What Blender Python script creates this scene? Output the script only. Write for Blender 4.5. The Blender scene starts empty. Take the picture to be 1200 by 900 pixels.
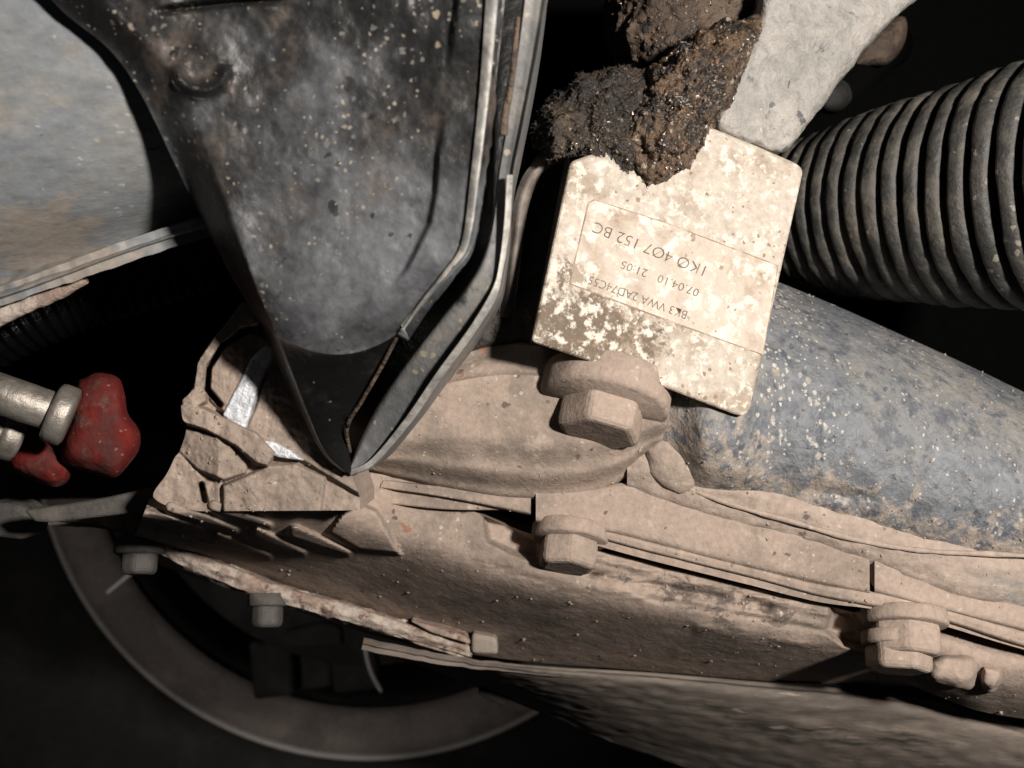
import bpy, bmesh, math, random
from mathutils import Vector, Matrix, noise
random.seed(7)

# ------------------------------------------------------------------ camera, world, lamp
scene = bpy.context.scene
C = scene.collection
FPX = 1152.6                                   # focal length in photo pixels (1200 wide)
cam_d = bpy.data.cameras.new('camera'); cam = bpy.data.objects.new('camera', cam_d); C.objects.link(cam)
cam_d.sensor_width = 36.0; cam_d.lens = 36.0 * FPX / 1200.0
cam_d.clip_start = 0.01; cam_d.clip_end = 20
CAM = Vector((0, 0, 0.30))
cam.location = CAM; cam.rotation_euler = (math.radians(90), 0, 0)
cam_d.dof.use_dof = True; cam_d.dof.focus_distance = 0.205; cam_d.dof.aperture_fstop = 22
scene.camera = cam
w = bpy.data.worlds.new('World'); scene.world = w; w.use_nodes = True
w.node_tree.nodes['Background'].inputs[0].default_value = (0.85, 0.92, 1.0, 1)
w.node_tree.nodes['Background'].inputs[1].default_value = 0.012
ld = bpy.data.lights.new('inspection_lamp', 'SPOT'); lamp = bpy.data.objects.new('inspection_lamp', ld); C.objects.link(lamp)
lamp.location = CAM + Vector((0.155, -0.095, 0.064))
ld.energy = 9.8; ld.shadow_soft_size = 0.014; ld.spot_size = math.radians(95); ld.spot_blend = 0.7
ld.color = (1.0, 0.935, 0.865)
lamp.rotation_euler = (CAM + Vector((0.02, 0.20, 0.0)) - lamp.location).to_track_quat('-Z', 'Y').to_euler()
ld2 = bpy.data.lights.new('rim_fill_light', 'SPOT'); lamp2 = bpy.data.objects.new('rim_fill_light', ld2); C.objects.link(lamp2)  # added fill light with no visible source, lifts the wheel rim
lamp2.location = CAM + Vector((-0.17, 0.16, -0.14)); ld2.energy = 1.1; ld2.shadow_soft_size = 0.03; ld2.spot_size = math.radians(75); ld2.spot_blend = 1.0
ld2.color = (1.0, 0.92, 0.86)
lamp2.rotation_euler = (CAM + Vector((-0.15, 0.60, -0.16)) - lamp2.location).to_track_quat('-Z', 'Y').to_euler()
vs = scene.view_settings; vs.view_transform = 'Standard'; vs.look = 'None'; vs.exposure = 0.0; vs.gamma = 1.0
vs.use_curve_mapping = False

# ------------------------------------------------------------------ helpers
def P(px, py, Y):                               # photo pixel at a distance Y in metres
    return CAM + Vector(((px - 600) / FPX * Y, Y, (450 - py) / FPX * Y))
def hit(px, py, pl):                            # photo pixel on a plane
    d = Vector(((px - 600) / FPX, 1, (450 - py) / FPX)); o, n = pl
    return CAM + d * ((o - CAM).dot(n) / d.dot(n))
def plane3(a, b, c):
    n = (b - a).cross(c - a).normalized()
    if n.y > 0: n = -n
    return (a, n)
def cr(pts, t):                                 # Catmull-Rom by chord length
    L = [0]
    for a, b in zip(pts, pts[1:]): L.append(L[-1] + math.dist(a[:2], b[:2]))
    s = max(0, min(1, t)) * L[-1]; i = 0
    while i < len(pts) - 2 and L[i + 1] < s: i += 1
    f = (s - L[i]) / max(1e-9, L[i + 1] - L[i])
    p1, p2 = pts[i], pts[i + 1]
    p0 = pts[i - 1] if i else [2 * a - b for a, b in zip(p1, p2)]
    p3 = pts[i + 2] if i + 2 < len(pts) else [2 * b - a for a, b in zip(p1, p2)]
    return tuple(.5 * (2*b + (c - a) * f + (2*a - 5*b + 4*c - d) * f*f + (3*b - a - 3*c + d) * f**3) for a, b, c, d in zip(p0, p1, p2, p3))
def lerp_tab(tab, v):
    if v <= tab[0][0]: return tab[0][1]
    for (a, x), (b, y) in zip(tab, tab[1:]):
        if v <= b:
            f = (v - a) / (b - a); f = f * f * (3 - 2 * f)
            return x + (y - x) * f
    return tab[-1][1]
def hermite(tab, v):
    if v <= tab[0][0]: return tab[0][1]
    for i in range(len(tab) - 1):
        (a, x), (b, y) = tab[i], tab[i + 1]
        if v <= b:
            m0 = (y - tab[i-1][1]) / (b - tab[i-1][0]) if i else (y - x) / (b - a)
            m1 = (tab[i+2][1] - x) / (tab[i+2][0] - a) if i + 2 < len(tab) else (y - x) / (b - a)
            h = b - a; t = (v - a) / h
            return (2*t**3 - 3*t*t + 1) * x + (t**3 - 2*t*t + t) * h * m0 + (-2*t**3 + 3*t*t) * y + (t**3 - t*t) * h * m1
    return tab[-1][1]
def fbm(p, s, o=4): return noise.fractal(Vector(p) * s, 1.0, 2.0, o)
def sm(a, b, x):
    f = max(0, min(1, (x - a) / (b - a))); return f * f * (3 - 2 * f)

def thing(name, label, cat, loc, group=None):
    o = bpy.data.objects.new(name, None); C.objects.link(o); o.location = loc; o.empty_display_size = .01
    o['label'] = label; o['category'] = cat
    if group: o['group'] = group
    return o
def tag(o, label, cat, group=None):
    o['label'] = label; o['category'] = cat
    if group: o['group'] = group
    return o
def wloc(o):
    v = o.location.copy()
    while o.parent: o = o.parent; v += o.location
    return v
def obj(name, verts, faces, mat, parent=None, smooth=True, label=None, kind=None):
    c = sum(verts, Vector()) / len(verts)
    me = bpy.data.meshes.new(name); me.from_pydata([v - c for v in verts], [], faces); me.validate()
    if smooth:
        for p in me.polygons: p.use_smooth = True
    me.materials.append(mat)
    o = bpy.data.objects.new(name, me); C.objects.link(o)
    if parent: o.parent = parent; o.location = c - wloc(parent)
    else: o.location = c
    if label: o['label'] = label
    if kind: o['kind'] = kind
    return o
TEX = {}
def disp(o, size, strength, kind='CLOUDS', depth=3):
    k = (size, kind, depth)
    if k not in TEX:
        t = bpy.data.textures.new('relief', kind); t.noise_scale = size
        if kind == 'CLOUDS': t.noise_depth = depth
        TEX[k] = t
    m = o.modifiers.new('relief', 'DISPLACE'); m.texture = TEX[k]; m.texture_coords = 'GLOBAL'; m.strength = strength; m.mid_level = .5
def finish(o, solid=0, bevel=0, remesh=0, smooth=0, relief=(), sub=0):
    if solid:
        m = o.modifiers.new('thickness', 'SOLIDIFY'); m.thickness = solid; m.offset = -1
        m = o.modifiers.new('crisp', 'EDGE_SPLIT'); m.split_angle = .75
    if bevel:
        m = o.modifiers.new('bevel', 'BEVEL'); m.width = bevel; m.segments = 3; m.limit_method = 'ANGLE'; m.angle_limit = .5; m.harden_normals = False
    if remesh:
        m = o.modifiers.new('remesh', 'REMESH'); m.mode = 'VOXEL'; m.voxel_size = remesh; m.use_smooth_shade = True
    if smooth:
        m = o.modifiers.new('smooth', 'SMOOTH'); m.iterations = smooth; m.factor = .5
    if sub:
        m = o.modifiers.new('sub', 'SUBSURF'); m.levels = sub; m.render_levels = sub
    for r in relief: disp(o, *r)
    return o
def grid(name, f, nu, nv, mat, parent, solid=.002, rough=0, label=None, walls=0, **kw):
    """sheet through f(u, v) -> (px, py, Y)"""
    V = []; F = []
    for j in range(nv + 1):
        for i in range(nu + 1):
            a = f(i / nu, j / nv); V.append(P(*a))
    for j in range(nv):
        for i in range(nu):
            k = j * (nu + 1) + i; F.append((k, k + 1, k + nu + 2, k + nu + 1))
    tot = 0
    for q in F[::max(1, len(F) // 400)]:
        n = (V[q[1]] - V[q[0]]).cross(V[q[2]] - V[q[0]]); tot += 1 if n.dot(V[q[0]] - CAM) > 0 else -1
    if tot > 0: F = [t[::-1] for t in F]
    if rough: V = [v + Vector((0, 1, 0)) * rough * fbm(v, 260) for v in V]
    if walls:                                          # side walls straight back instead of an even thickness
        w1 = nu + 1
        rim_ = [i for i in range(w1)] + [j * w1 + nu for j in range(1, nv + 1)] + [nv * w1 + i for i in range(nu - 1, -1, -1)] + [j * w1 for j in range(nv - 1, 0, -1)]
        k0 = len(V); V += [V[i] + Vector((0, walls, 0)) for i in rim_]; n_ = len(rim_)
        W = [(rim_[i], rim_[(i+1) % n_], k0 + (i+1) % n_, k0 + i) for i in range(n_)] + [tuple(range(k0, k0 + n_))]
        F += W if tot > 0 else [t[::-1] for t in W]
        o = obj(name, V, F, mat, parent, label=label)
        m = o.modifiers.new('crisp', 'EDGE_SPLIT'); m.split_angle = .9
        return finish(o, **kw)
    o = obj(name, V, F, mat, parent, label=label)
    return finish(o, solid=solid, **kw)
def strip(name, top, bot, prof, mat, parent, nu=70, nv=30, solid=.004, yv=None, fn=None, **kw):
    def f(u, v):
        a = cr(top, u); b = cr(bot, u); vv = yv(v) if yv else v
        px = a[0] + (b[0] - a[0]) * vv; py = a[1] + (b[1] - a[1]) * vv
        Y = hermite(prof, v) if not callable(prof) else prof(u, v)
        if fn: Y += fn(px, py)
        return px, py, Y
    return grid(name, f, nu, nv, mat, parent, solid=solid, **kw)
def plate(name, pts, Y, depth, mat, parent, pl=None, bevel=.0008, label=None, dirv=(0, 1, 0), off=0, **kw):
    """solid with an outlined front face"""
    fr = []
    for p in pts:
        if pl: fr.append(hit(p[0], p[1], pl) + pl[1] * off)
        else: fr.append(P(p[0], p[1], p[2] if len(p) > 2 else Y))
    d = Vector(dirv).normalized() * depth
    n = len(fr); V = fr + [v + d for v in fr]
    a = sum((fr[i].x * fr[(i+1) % n].z - fr[(i+1) % n].x * fr[i].z) for i in range(n))
    f0 = list(range(n)) if a > 0 else list(range(n))[::-1]
    F = [tuple(f0), tuple(i + n for i in f0[::-1])]
    for i in range(n):
        j = (i + 1) % n; s = (i, i + n, j + n, j) if a > 0 else (i, j, j + n, i + n)
        F.append(s)
    o = obj(name, V, F, mat, parent, smooth=False, label=label)
    finish(o, bevel=bevel, **kw)
    return o
def pebble(name, outline, Yc, h, mat, parent=None, nr=40, na=72, amp=0, sc=300, flat=1.0, rim=0, label=None, **kw):
    """closed rounded body with the outline, centre distance Yc, half depth h"""
    cx = sum(p[0] for p in outline) / len(outline); cy = sum(p[1] for p in outline) / len(outline)
    cl = list(outline) + [outline[0]]
    V = []; F = []
    ring = [cr(cl, i / na) for i in range(na)]
    for j in range(nr + 1):
        la = math.pi * j / nr; r = math.sin(la) ** flat
        for i in range(na):
            x = cx + (ring[i][0] - cx) * r; y = cy + (ring[i][1] - cy) * r
            v = P(x, y, Yc - h * math.cos(la))
            if amp:
                c0 = P(cx, cy, Yc)
                v += (v - c0).normalized() * amp * (fbm(v, sc, 5) + .5 * abs(fbm(v, sc * 2.3, 4)))
            V.append(v)
    for j in range(nr):
        for i in range(na):
            k = j * na + i; k2 = j * na + (i + 1) % na
            F.append((k, k + na, k2 + na, k2))
    o = obj(name, V, F, mat, parent, label=label)
    bm = bmesh.new(); bm.from_mesh(o.data); bmesh.ops.remove_doubles(bm, verts=bm.verts, dist=1e-6)
    bmesh.ops.recalc_face_normals(bm, faces=bm.faces); bm.to_mesh(o.data); bm.free()
    return finish(o, **kw)
def lathe(name, a, b, prof, mat, parent, n=48, label=None, caps=True, **kw):
    """prof: (fraction along a->b, radius)"""
    ax = (b - a); L = ax.length; z = ax / L
    x = z.orthogonal().normalized(); y = z.cross(x)
    V = []; F = []
    for (t, r) in prof:
        for i in range(n):
            p = 2 * math.pi * i / n
            V.append(a + ax * t + (x * math.cos(p) + y * math.sin(p)) * r)
    for j in range(len(prof) - 1):
        for i in range(n):
            F.append((j*n + i, j*n + (i+1) % n, (j+1)*n + (i+1) % n, (j+1)*n + i))
    if caps: F.append(tuple(range(n))[::-1]); F.append(tuple(range((len(prof)-1)*n, len(prof)*n)))
    o = obj(name, V, F, mat, parent, label=label)
    return finish(o, **kw)
def tube(name, pts, rad, mat, parent, n=14, steps=60, label=None, **kw):
    """round bar through (px, py, Y) points"""
    Q = [P(*cr(pts, i / steps)) for i in range(steps + 1)]
    V = []; F = []; x = None
    for i, q in enumerate(Q):
        t = (Q[min(i+1, steps)] - Q[max(i-1, 0)]).normalized()
        x = (x - t * x.dot(t)).normalized() if x else t.orthogonal().normalized()
        y = t.cross(x); r = rad(i / steps) if callable(rad) else rad
        for k in range(n):
            p = 2 * math.pi * k / n; V.append(q + (x * math.cos(p) + y * math.sin(p)) * r)
    for i in range(steps):
        for k in range(n):
            F.append((i*n + k, i*n + (k+1) % n, (i+1)*n + (k+1) % n, (i+1)*n + k))
    F.append(tuple(range(n))[::-1]); F.append(tuple(range(steps*n, steps*n + n)))
    o = obj(name, V, F, mat, parent, label=label)
    return finish(o, **kw)
def hexprism(name, a, ax, r, h, mat, parent, rot=0, n=6, bevel=.0007, taper=1.0, **kw):
    z = ax.normalized(); x = z.orthogonal().normalized(); y = z.cross(x); V = []
    for t, rr in ((0, r), (h, r * taper)):
        for i in range(n):
            p = 2 * math.pi * i / n + rot; V.append(a + z * t + (x * math.cos(p) + y * math.sin(p)) * rr)
    F = [tuple(range(n))[::-1], tuple(range(n, 2*n))] + [(i, (i+1) % n, n + (i+1) % n, n + i) for i in range(n)]
    o = obj(name, V, F, mat, parent, smooth=False)
    return finish(o, bevel=bevel, **kw)

# ------------------------------------------------------------------ materials
def mat(name, base, second=None, mix=(.45, .6), scale=60, third=None, tmix=(.6, .7), tscale=300, rough=.7, rough2=None, metal=0,
        bump=.3, bscale=900, bump2=.2, bscale2=150, chips=None, stretch=(1, 1, 1), grad=None, spec=.5, var=.25, stain=None):
    """layered weathered surface: base, patches of second, specks of third, stone chips"""
    m = bpy.data.materials.new(name); m.use_nodes = True; nt = m.node_tree; N = nt.nodes; Lk = nt.links
    bs = N['Principled BSDF']; tc = N.new('ShaderNodeTexCoord'); mp = N.new('ShaderNodeMapping')
    mp.inputs['Scale'].default_value = stretch
    geo = N.new('ShaderNodeNewGeometry'); Lk.new(geo.outputs['Position'], mp.inputs['Vector'])
    vec = mp.outputs['Vector']
    def nz(s, det=6, ro=.6, dist=0):
        n = N.new('ShaderNodeTexNoise'); n.inputs['Scale'].default_value = s; n.inputs['Detail'].default_value = det
        n.inputs['Roughness'].default_value = ro; n.inputs['Distortion'].default_value = dist; Lk.new(vec, n.inputs['Vector']); return n.outputs['Fac']
    def ramp(fac, a, b):
        r = N.new('ShaderNodeMapRange'); r.interpolation_type = 'SMOOTHSTEP'; r.inputs['From Min'].default_value = a; r.inputs['From Max'].default_value = b
        Lk.new(fac, r.inputs['Value']); return r.outputs['Result']
    def mixc(fac, a, b, mode='MIX'):
        x = N.new('ShaderNodeMix'); x.data_type = 'RGBA'; x.blend_type = mode
        if isinstance(fac, float): x.inputs[0].default_value = fac
        else: Lk.new(fac, x.inputs[0])
        for s, v in ((6, a), (7, b)):
            if isinstance(v, tuple): x.inputs[s].default_value = (*v[:3], 1)
            else: Lk.new(v, x.inputs[s])
        return x.outputs[2]
    col = base; masks = []
    if second:
        k = ramp(nz(scale, 7, .65, .3), *mix); col = mixc(k, col if not isinstance(col, tuple) else base, second); masks.append(k)
    for (c0, rad, scol) in (stain or ()):
        ds = N.new('ShaderNodeVectorMath'); ds.operation = 'DISTANCE'; Lk.new(geo.outputs['Position'], ds.inputs[0]); ds.inputs[1].default_value = c0
        ma = N.new('ShaderNodeMath'); ma.operation = 'MULTIPLY_ADD'; Lk.new(nz(230, 8, .75, .4), ma.inputs[0]); ma.inputs[1].default_value = rad * 4.2; 
        Lk.new(ds.outputs['Value'], ma.inputs[2])
        k = ramp(ma.outputs[0], rad * 3.1, rad * 2.6); col = mixc(k, col, scol)
    if third:
        k = ramp(nz(tscale, 5, .7), *tmix); col = mixc(k, col, third)
    for (ccol, cs, csize, cdens) in (chips or ()):
        v = N.new('ShaderNodeTexVoronoi'); v.inputs['Scale'].default_value = cs; v.inputs['Randomness'].default_value = 1
        wob_ = N.new('ShaderNodeVectorMath'); wob_.operation = 'ADD'
        nn = N.new('ShaderNodeTexNoise'); nn.inputs['Scale'].default_value = cs * 1.6; nn.inputs['Detail'].default_value = 4; Lk.new(vec, nn.inputs['Vector'])
        scl = N.new('ShaderNodeVectorMath'); scl.operation = 'SCALE'; scl.inputs['Scale'].default_value = .9 / cs; Lk.new(nn.outputs['Color'], scl.inputs[0])
        Lk.new(vec, wob_.inputs[0]); Lk.new(scl.outputs[0], wob_.inputs[1]); Lk.new(wob_.outputs[0], v.inputs['Vector'])
        sz = N.new('ShaderNodeMath'); sz.operation = 'MULTIPLY'
        sep = N.new('ShaderNodeSeparateColor'); Lk.new(v.outputs['Color'], sep.inputs[0])
        clus = N.new('ShaderNodeMath'); clus.operation = 'ADD'           # chips come in clusters
        cm = N.new('ShaderNodeMath'); cm.operation = 'MULTIPLY_ADD'; Lk.new(nz(45, 3, .6), cm.inputs[0]); cm.inputs[1].default_value = 1.2; cm.inputs[2].default_value = -.6
        Lk.new(sep.outputs[0], clus.inputs[0]); Lk.new(cm.outputs[0], clus.inputs[1])
        thr = ramp(clus.outputs[0], 1 - cdens, 1.15); Lk.new(thr, sz.inputs[0]); sz.inputs[1].default_value = csize * 2
        sb = N.new('ShaderNodeMath'); sb.operation = 'SUBTRACT'; Lk.new(sz.outputs[0], sb.inputs[0]); Lk.new(v.outputs['Distance'], sb.inputs[1])
        k = ramp(sb.outputs[0], 0.0, .10); col = mixc(k, col, ccol)
    fine = nz(bscale * .6, 4, .7)
    dark = N.new('ShaderNodeMapRange'); Lk.new(fine, dark.inputs['Value']); dark.inputs['From Min'].default_value = .25; dark.inputs['From Max'].default_value = .75
    dark.inputs['To Min'].default_value = 1 - var; dark.inputs['To Max'].default_value = 1 + var
    cb = N.new('ShaderNodeCombineColor')
    for i in range(3): Lk.new(dark.outputs[0], cb.inputs[i])
    col = mixc(1.0, col, cb.outputs[0], 'MULTIPLY')
    Lk.new(col, bs.inputs['Base Color'])
    bs.inputs['Metallic'].default_value = metal; bs.inputs['Specular IOR Level'].default_value = spec
    if rough2 is not None and masks:
        r = N.new('ShaderNodeMapRange'); Lk.new(masks[0], r.inputs['Value']); r.inputs['To Min'].default_value = rough; r.inputs['To Max'].default_value = rough2
        Lk.new(r.outputs[0], bs.inputs['Roughness'])
    else: bs.inputs['Roughness'].default_value = rough
    b1 = N.new('ShaderNodeBump'); b1.inputs['Strength'].default_value = bump; b1.inputs['Distance'].default_value = .0006; Lk.new(nz(bscale, 6, .7), b1.inputs['Height'])
    b2 = N.new('ShaderNodeBump'); b2.inputs['Strength'].default_value = bump2; b2.inputs['Distance'].default_value = .002; Lk.new(nz(bscale2, 5, .6), b2.inputs['Height'])
    Lk.new(b2.outputs[0], b1.inputs['Normal']); Lk.new(b1.outputs[0], bs.inputs['Normal'])
    return m
DUST = (.29, .228, .188); DUSTD = (.25, .20, .16); 
M = dict(
 black=mat('black_bracket_paint', (.012, .0118, .012), (.092, .096, .104), (.45, .66), 20, (.075, .060, .050), (.54, .74), 60, rough=.42, rough2=.62, bump=.22, bscale=1100, bump2=.22, bscale2=140, var=.35, chips=[((.014, .013, .013), 330, .24, .40), ((.11, .105, .10), 620, .20, .45), ((.21, .175, .13), 480, .16, .20), ((.20, .175, .14), 1100, .22, .34)]),
 edge=mat('bracket_edge_highlight', (.22, .215, .205), (.36, .34, .31), (.42, .58), 160, (.10, .10, .10), (.60, .70), 260, rough=.5, metal=.1, bump=.3),  # pale grey edge strips: the edge highlight is put into the colour
 rflange=mat('grey_dusted_flange', (.11, .112, .115), (.18, .172, .16), (.42, .62), 60, (.03, .03, .03), (.6, .72), 160, rough=.5, bump=.25, chips=[((.30, .26, .2), 600, .25, .35)]),
 tie=mat('dim_grey_steel', (.062, .056, .051), (.11, .096, .084), (.44, .64), 70, (.03, .028, .027), (.58, .7), 200, rough=.7, bump=.35),  # dark plate steel; on the two small bolts it stands in for shade
 gloss=mat('clean_black_paint', (.006, .006, .006), (.022, .020, .018), (.5, .75), 120, rough=.32, rough2=.6, bump=.15, chips=[((.15, .13, .11), 500, .1 * 1.6, .5)]),
 trough=mat('grey_subframe_paint', (.175, .190, .205), (.235, .235, .228), (.38, .68), 45, (.27, .25, .222), (.52, .72), 60, rough=.5, bump=.3, bump2=.06, var=.22, stretch=(.5, 1, 1.0), chips=[((.34, .345, .345), 800, .22, .42), ((.33, .285, .23), 300, .18, .25), ((.10, .10, .105), 700, .2, .3)], stain=[(P(60, 300, .18), .016, (.25, .222, .195))]),
 dust=mat('dusty_cast_iron', DUST, (.20, .162, .134), (.44, .64), 55, (.34, .275, .225), (.56, .70), 130, rough=.95, bump=.35, bscale=1300, bump2=.25, bscale2=260, spec=.15, chips=[((.12, .09, .075), 330, .16, .35), ((.37, .315, .265), 800, .2, .35), ((.25, .14, .095), 240, .16, .22)], var=.2),
 dusth=mat('dusty_housing_iron', DUST, (.20, .162, .134), (.44, .64), 55, (.34, .275, .225), (.56, .70), 130, rough=.95, bump=.35, bscale=1300, bump2=.25, bscale2=260, spec=.15, chips=[((.12, .09, .075), 330, .16, .35), ((.37, .315, .265), 800, .2, .35), ((.25, .14, .095), 240, .16, .22)], var=.2, stain=[(P(x_, y_, .22), r_, (.115, .092, .08)) for x_, y_, r_ in ((735, 680, .0045), (790, 690, .0055), (850, 702, .0055), (910, 715, .005), (700, 668, .003))]),  # same dust with darker brown patches along the recess under the ledge
 dustd=mat('dusty_dark_iron', (.24, .20, .17), (.36, .29, .24), (.45, .65), 60, (.10, .09, .085), (.6, .75), 110, rough=.9, bump=.35, bscale=1100, bump2=.3, spec=.2, stretch=(.4, 1, 1), var=.2),
 rustedge=mat('flaky_rust_strip', (.27, .20, .165), (.42, .36, .31), (.45, .6), 150, (.13, .085, .065), (.55, .65), 240, rough=.9, bump=.7, bscale=700, bump2=.6, bscale2=260, spec=.15),
 bright=mat('bright_scraped_metal', (.62, .64, .68), (.42, .43, .46), (.45, .6), 400, rough=.42, metal=.3, bump=.6, bscale=900, bump2=.5, bscale2=300),
 arm=mat('blue_grey_arm_paint', (.122, .129, .140), (.195, .184, .168), (.42, .68), 36, (.080, .087, .100), (.48, .64), 300, rough=.5, rough2=.85, bump=.5, bscale=900, bump2=.45, bscale2=330, stretch=(1, 1, .8), chips=[((.066, .074, .090), 460, .24, .42), ((.27, .25, .22), 620, .22, .36), ((.36, .34, .31), 1100, .26, .42), ((.25, .21, .17), 300, .18, .22)], stain=[(P(x_, y_, .207), r_, (.262, .222, .188)) for x_, y_, r_ in ((790, 545, .018), (835, 520, .010), (860, 600, .015), (960, 622, .014), (1060, 650, .014), (1170, 668, .014))]),
 armdust=mat('dust_caked_arm_paint', (.285, .228, .190), (.195, .185, .175), (.54, .70), 40, (.33, .268, .222), (.54, .7), 110, rough=.9, bump=.35, bscale=900, bump2=.3, bscale2=240, spec=.2, chips=[((.12, .10, .09), 330, .18, .32), ((.38, .325, .28), 800, .2, .35)]),
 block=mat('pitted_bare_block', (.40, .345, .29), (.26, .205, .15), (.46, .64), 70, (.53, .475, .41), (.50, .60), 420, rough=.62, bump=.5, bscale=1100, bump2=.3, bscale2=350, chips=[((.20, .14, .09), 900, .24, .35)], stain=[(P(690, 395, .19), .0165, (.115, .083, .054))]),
 label=mat('stained_paper_label', (.38, .318, .258), (.26, .195, .14), (.46, .66), 90, (.51, .455, .39), (.50, .60), 230, rough=.55, bump=.25, bscale=900, bump2=.2, bscale2=300, var=.15, chips=[((.22, .155, .10), 700, .24, .4)], stain=[(P(672, 325, .19), .005, (.22, .16, .11))]),
 ink=mat('faded_ink', (.085, .068, .055), (.20, .155, .12), (.48, .66), 420, rough=.8, bump=0, bump2=0),
 labeledge=mat('brown_label_edge', (.20, .14, .09), (.36, .29, .22), (.45, .6), 300, rough=.8, bump=0, bump2=0),
 bar=mat('grey_forged_bar', (.215, .204, .188), (.275, .257, .232), (.42, .62), 80, (.10, .098, .10), (.60, .70), 200, rough=.5, bump=.6, bscale=700, bump2=.7, bscale2=210, chips=[((.09, .088, .09), 300, .2, .35), ((.40, .385, .37), 600, .16, .3)]),
 grease=mat('greasy_rust', (.10, .062, .036), (.018, .015, .014), (.44, .56), 120, (.27, .15, .08), (.58, .68), 260, rough=.30, rough2=.35, bump=1.0, bscale=800, bump2=1.0, bscale2=330, chips=[((.30, .24, .19), 600, .15 * 1.6, .5)]),
 greased=mat('sooty_grease', (.022, .018, .016), (.060, .043, .030), (.48, .62), 130, (.13, .085, .055), (.58, .68), 330, rough=.42, bump=1.0, bscale=900, bump2=1.0, bscale2=360),
 rustdark=mat('dark_brown_rust', (.060, .040, .028), (.105, .072, .050), (.45, .6), 110, (.022, .018, .016), (.53, .64), 260, rough=.7, bump=.9, bscale=700, bump2=1.0, bscale2=300),
 grit=mat('wet_grit', (.11, .080, .058), (.22, .19, .165), (.52, .62), 900, (.05, .03, .02), (.55, .65), 1200, rough=.14, bump=.3),
 fibre=mat('sooty_fibre', (.09, .075, .06), rough=.7, bump=0, bump2=0),
 rubber=mat('dusty_black_rubber', (.030, .0295, .028), (.088, .078, .064), (.42, .66), 85, (.12, .10, .08), (.60, .74), 260, rough=.55, rough2=.8, bump=.4, bscale=900, bump2=.4, bscale2=240, chips=[((.16, .145, .12), 520, .2, .4)]),
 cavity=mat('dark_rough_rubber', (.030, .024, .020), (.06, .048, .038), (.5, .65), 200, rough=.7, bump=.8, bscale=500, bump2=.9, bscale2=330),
 lip=mat('grey_brown_lip', (.20, .17, .145), (.12, .10, .09), (.45, .6), 150, rough=.75, bump=.3),
 hose=mat('black_hose_rubber', (.002, .002, .0022), rough=.3, bump=.5, bscale=300, bump2=.5, bscale2=120, spec=.35),
 red=mat('faded_red_rubber', (.115, .013, .011), (.075, .024, .021), (.45, .65), 110, (.10, .062, .05), (.56, .70), 200, rough=.85, bump=.4, bump2=.15, spec=.15, chips=[((.16, .09, .075), 1000, .22, .4)]),
 steel=mat('dirty_zinc_steel', (.27, .245, .215), (.17, .15, .13), (.45, .65), 120, (.40, .37, .33), (.6, .72), 300, rough=.42, metal=.55, bump=.3),
 shield=mat('dirty_brake_shield', (.10, .085, .074), (.20, .166, .14), (.42, .66), 38, (.05, .044, .04), (.53, .66), 75, rough=.9, bump=.25, bump2=.08, stretch=(.22, 1, 1.1), spec=.15, chips=[((.24, .20, .168), 420, .2, .3)]),
 tyre=mat('black_tyre_rubber', (.008, .0078, .0076), (.014, .013, .012), (.45, .65), 30, rough=.85, bump=.2, bscale=300, spec=.2),
 rim=mat('brake_dusted_rim', (.15, .13, .118), (.11, .095, .086), (.45, .6), 30, rough=.75, bump=.1, spec=.2),
 rimedge=mat('pale_rim_edge', (.22, .205, .19), rough=.6, metal=.1, bump=.1),  # slightly paler than the rim face
 iron=mat('dull_brake_iron', (.012, .0115, .011), (.024, .022, .021), (.45, .65), 40, rough=.8, bump=.2, spec=.2),
 liner=mat('black_liner', (.0016, .0016, .0016), rough=.95, bump=.2, spec=.03),
 wire=mat('pale_wire', (.34, .33, .33), rough=.5, bump=0, bump2=0),
)

# ------------------------------------------------------------------ setting: the dark arch behind everything
def arch(u, v):
    a = math.pi * (1.22 - 1.44 * u)
    return a
V = []; F = []
na, nd = 40, 10
for j in range(nd + 1):
    for i in range(na + 1):
        a = math.radians(270 - 360 * i / na); r = .42
        y = .42 + .34 * j / nd
        V.append(Vector((-.08 + r * math.cos(a), y, .30 + .0 + r * math.sin(a))))
for j in range(nd):
    for i in range(na):
        k = j * (na + 1) + i; F.append((k, k + 1, k + na + 2, k + na + 1))
k0 = len(V); V.append(Vector((-.08, .76, .30)))
for i in range(na): F.append((nd * (na + 1) + i, nd * (na + 1) + i + 1, k0))
arch_o = obj('wheel_arch', V, F, M['liner'], None, kind='structure'); finish(arch_o, solid=.003)

V = []; F = []
lt = [(-140, -220), (1340, -220)]; lb = [(-140, 588), (120, 584), (230, 575), (420, 600), (700, 640), (1000, 660), (1340, 700)]
for j in range(13):
    for i in range(41):
        b = cr(lb, i / 40); x = -140 + 1480 * i / 40; v = j / 12
        V.append(P(x, -220 + (b[1] + 220) * v, .335 - .02 * math.cos(v * 3) + .01 * math.sin(x / 130)))
for j in range(12):
    for i in range(40): k = j * 41 + i; F.append((k, k + 41, k + 42, k + 1))
finish(obj('dark_backing_sheet', V, F, M['liner'], None, kind='structure'), solid=.003)  # added black sheet that hides the wheel so the gaps stay dark

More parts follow.
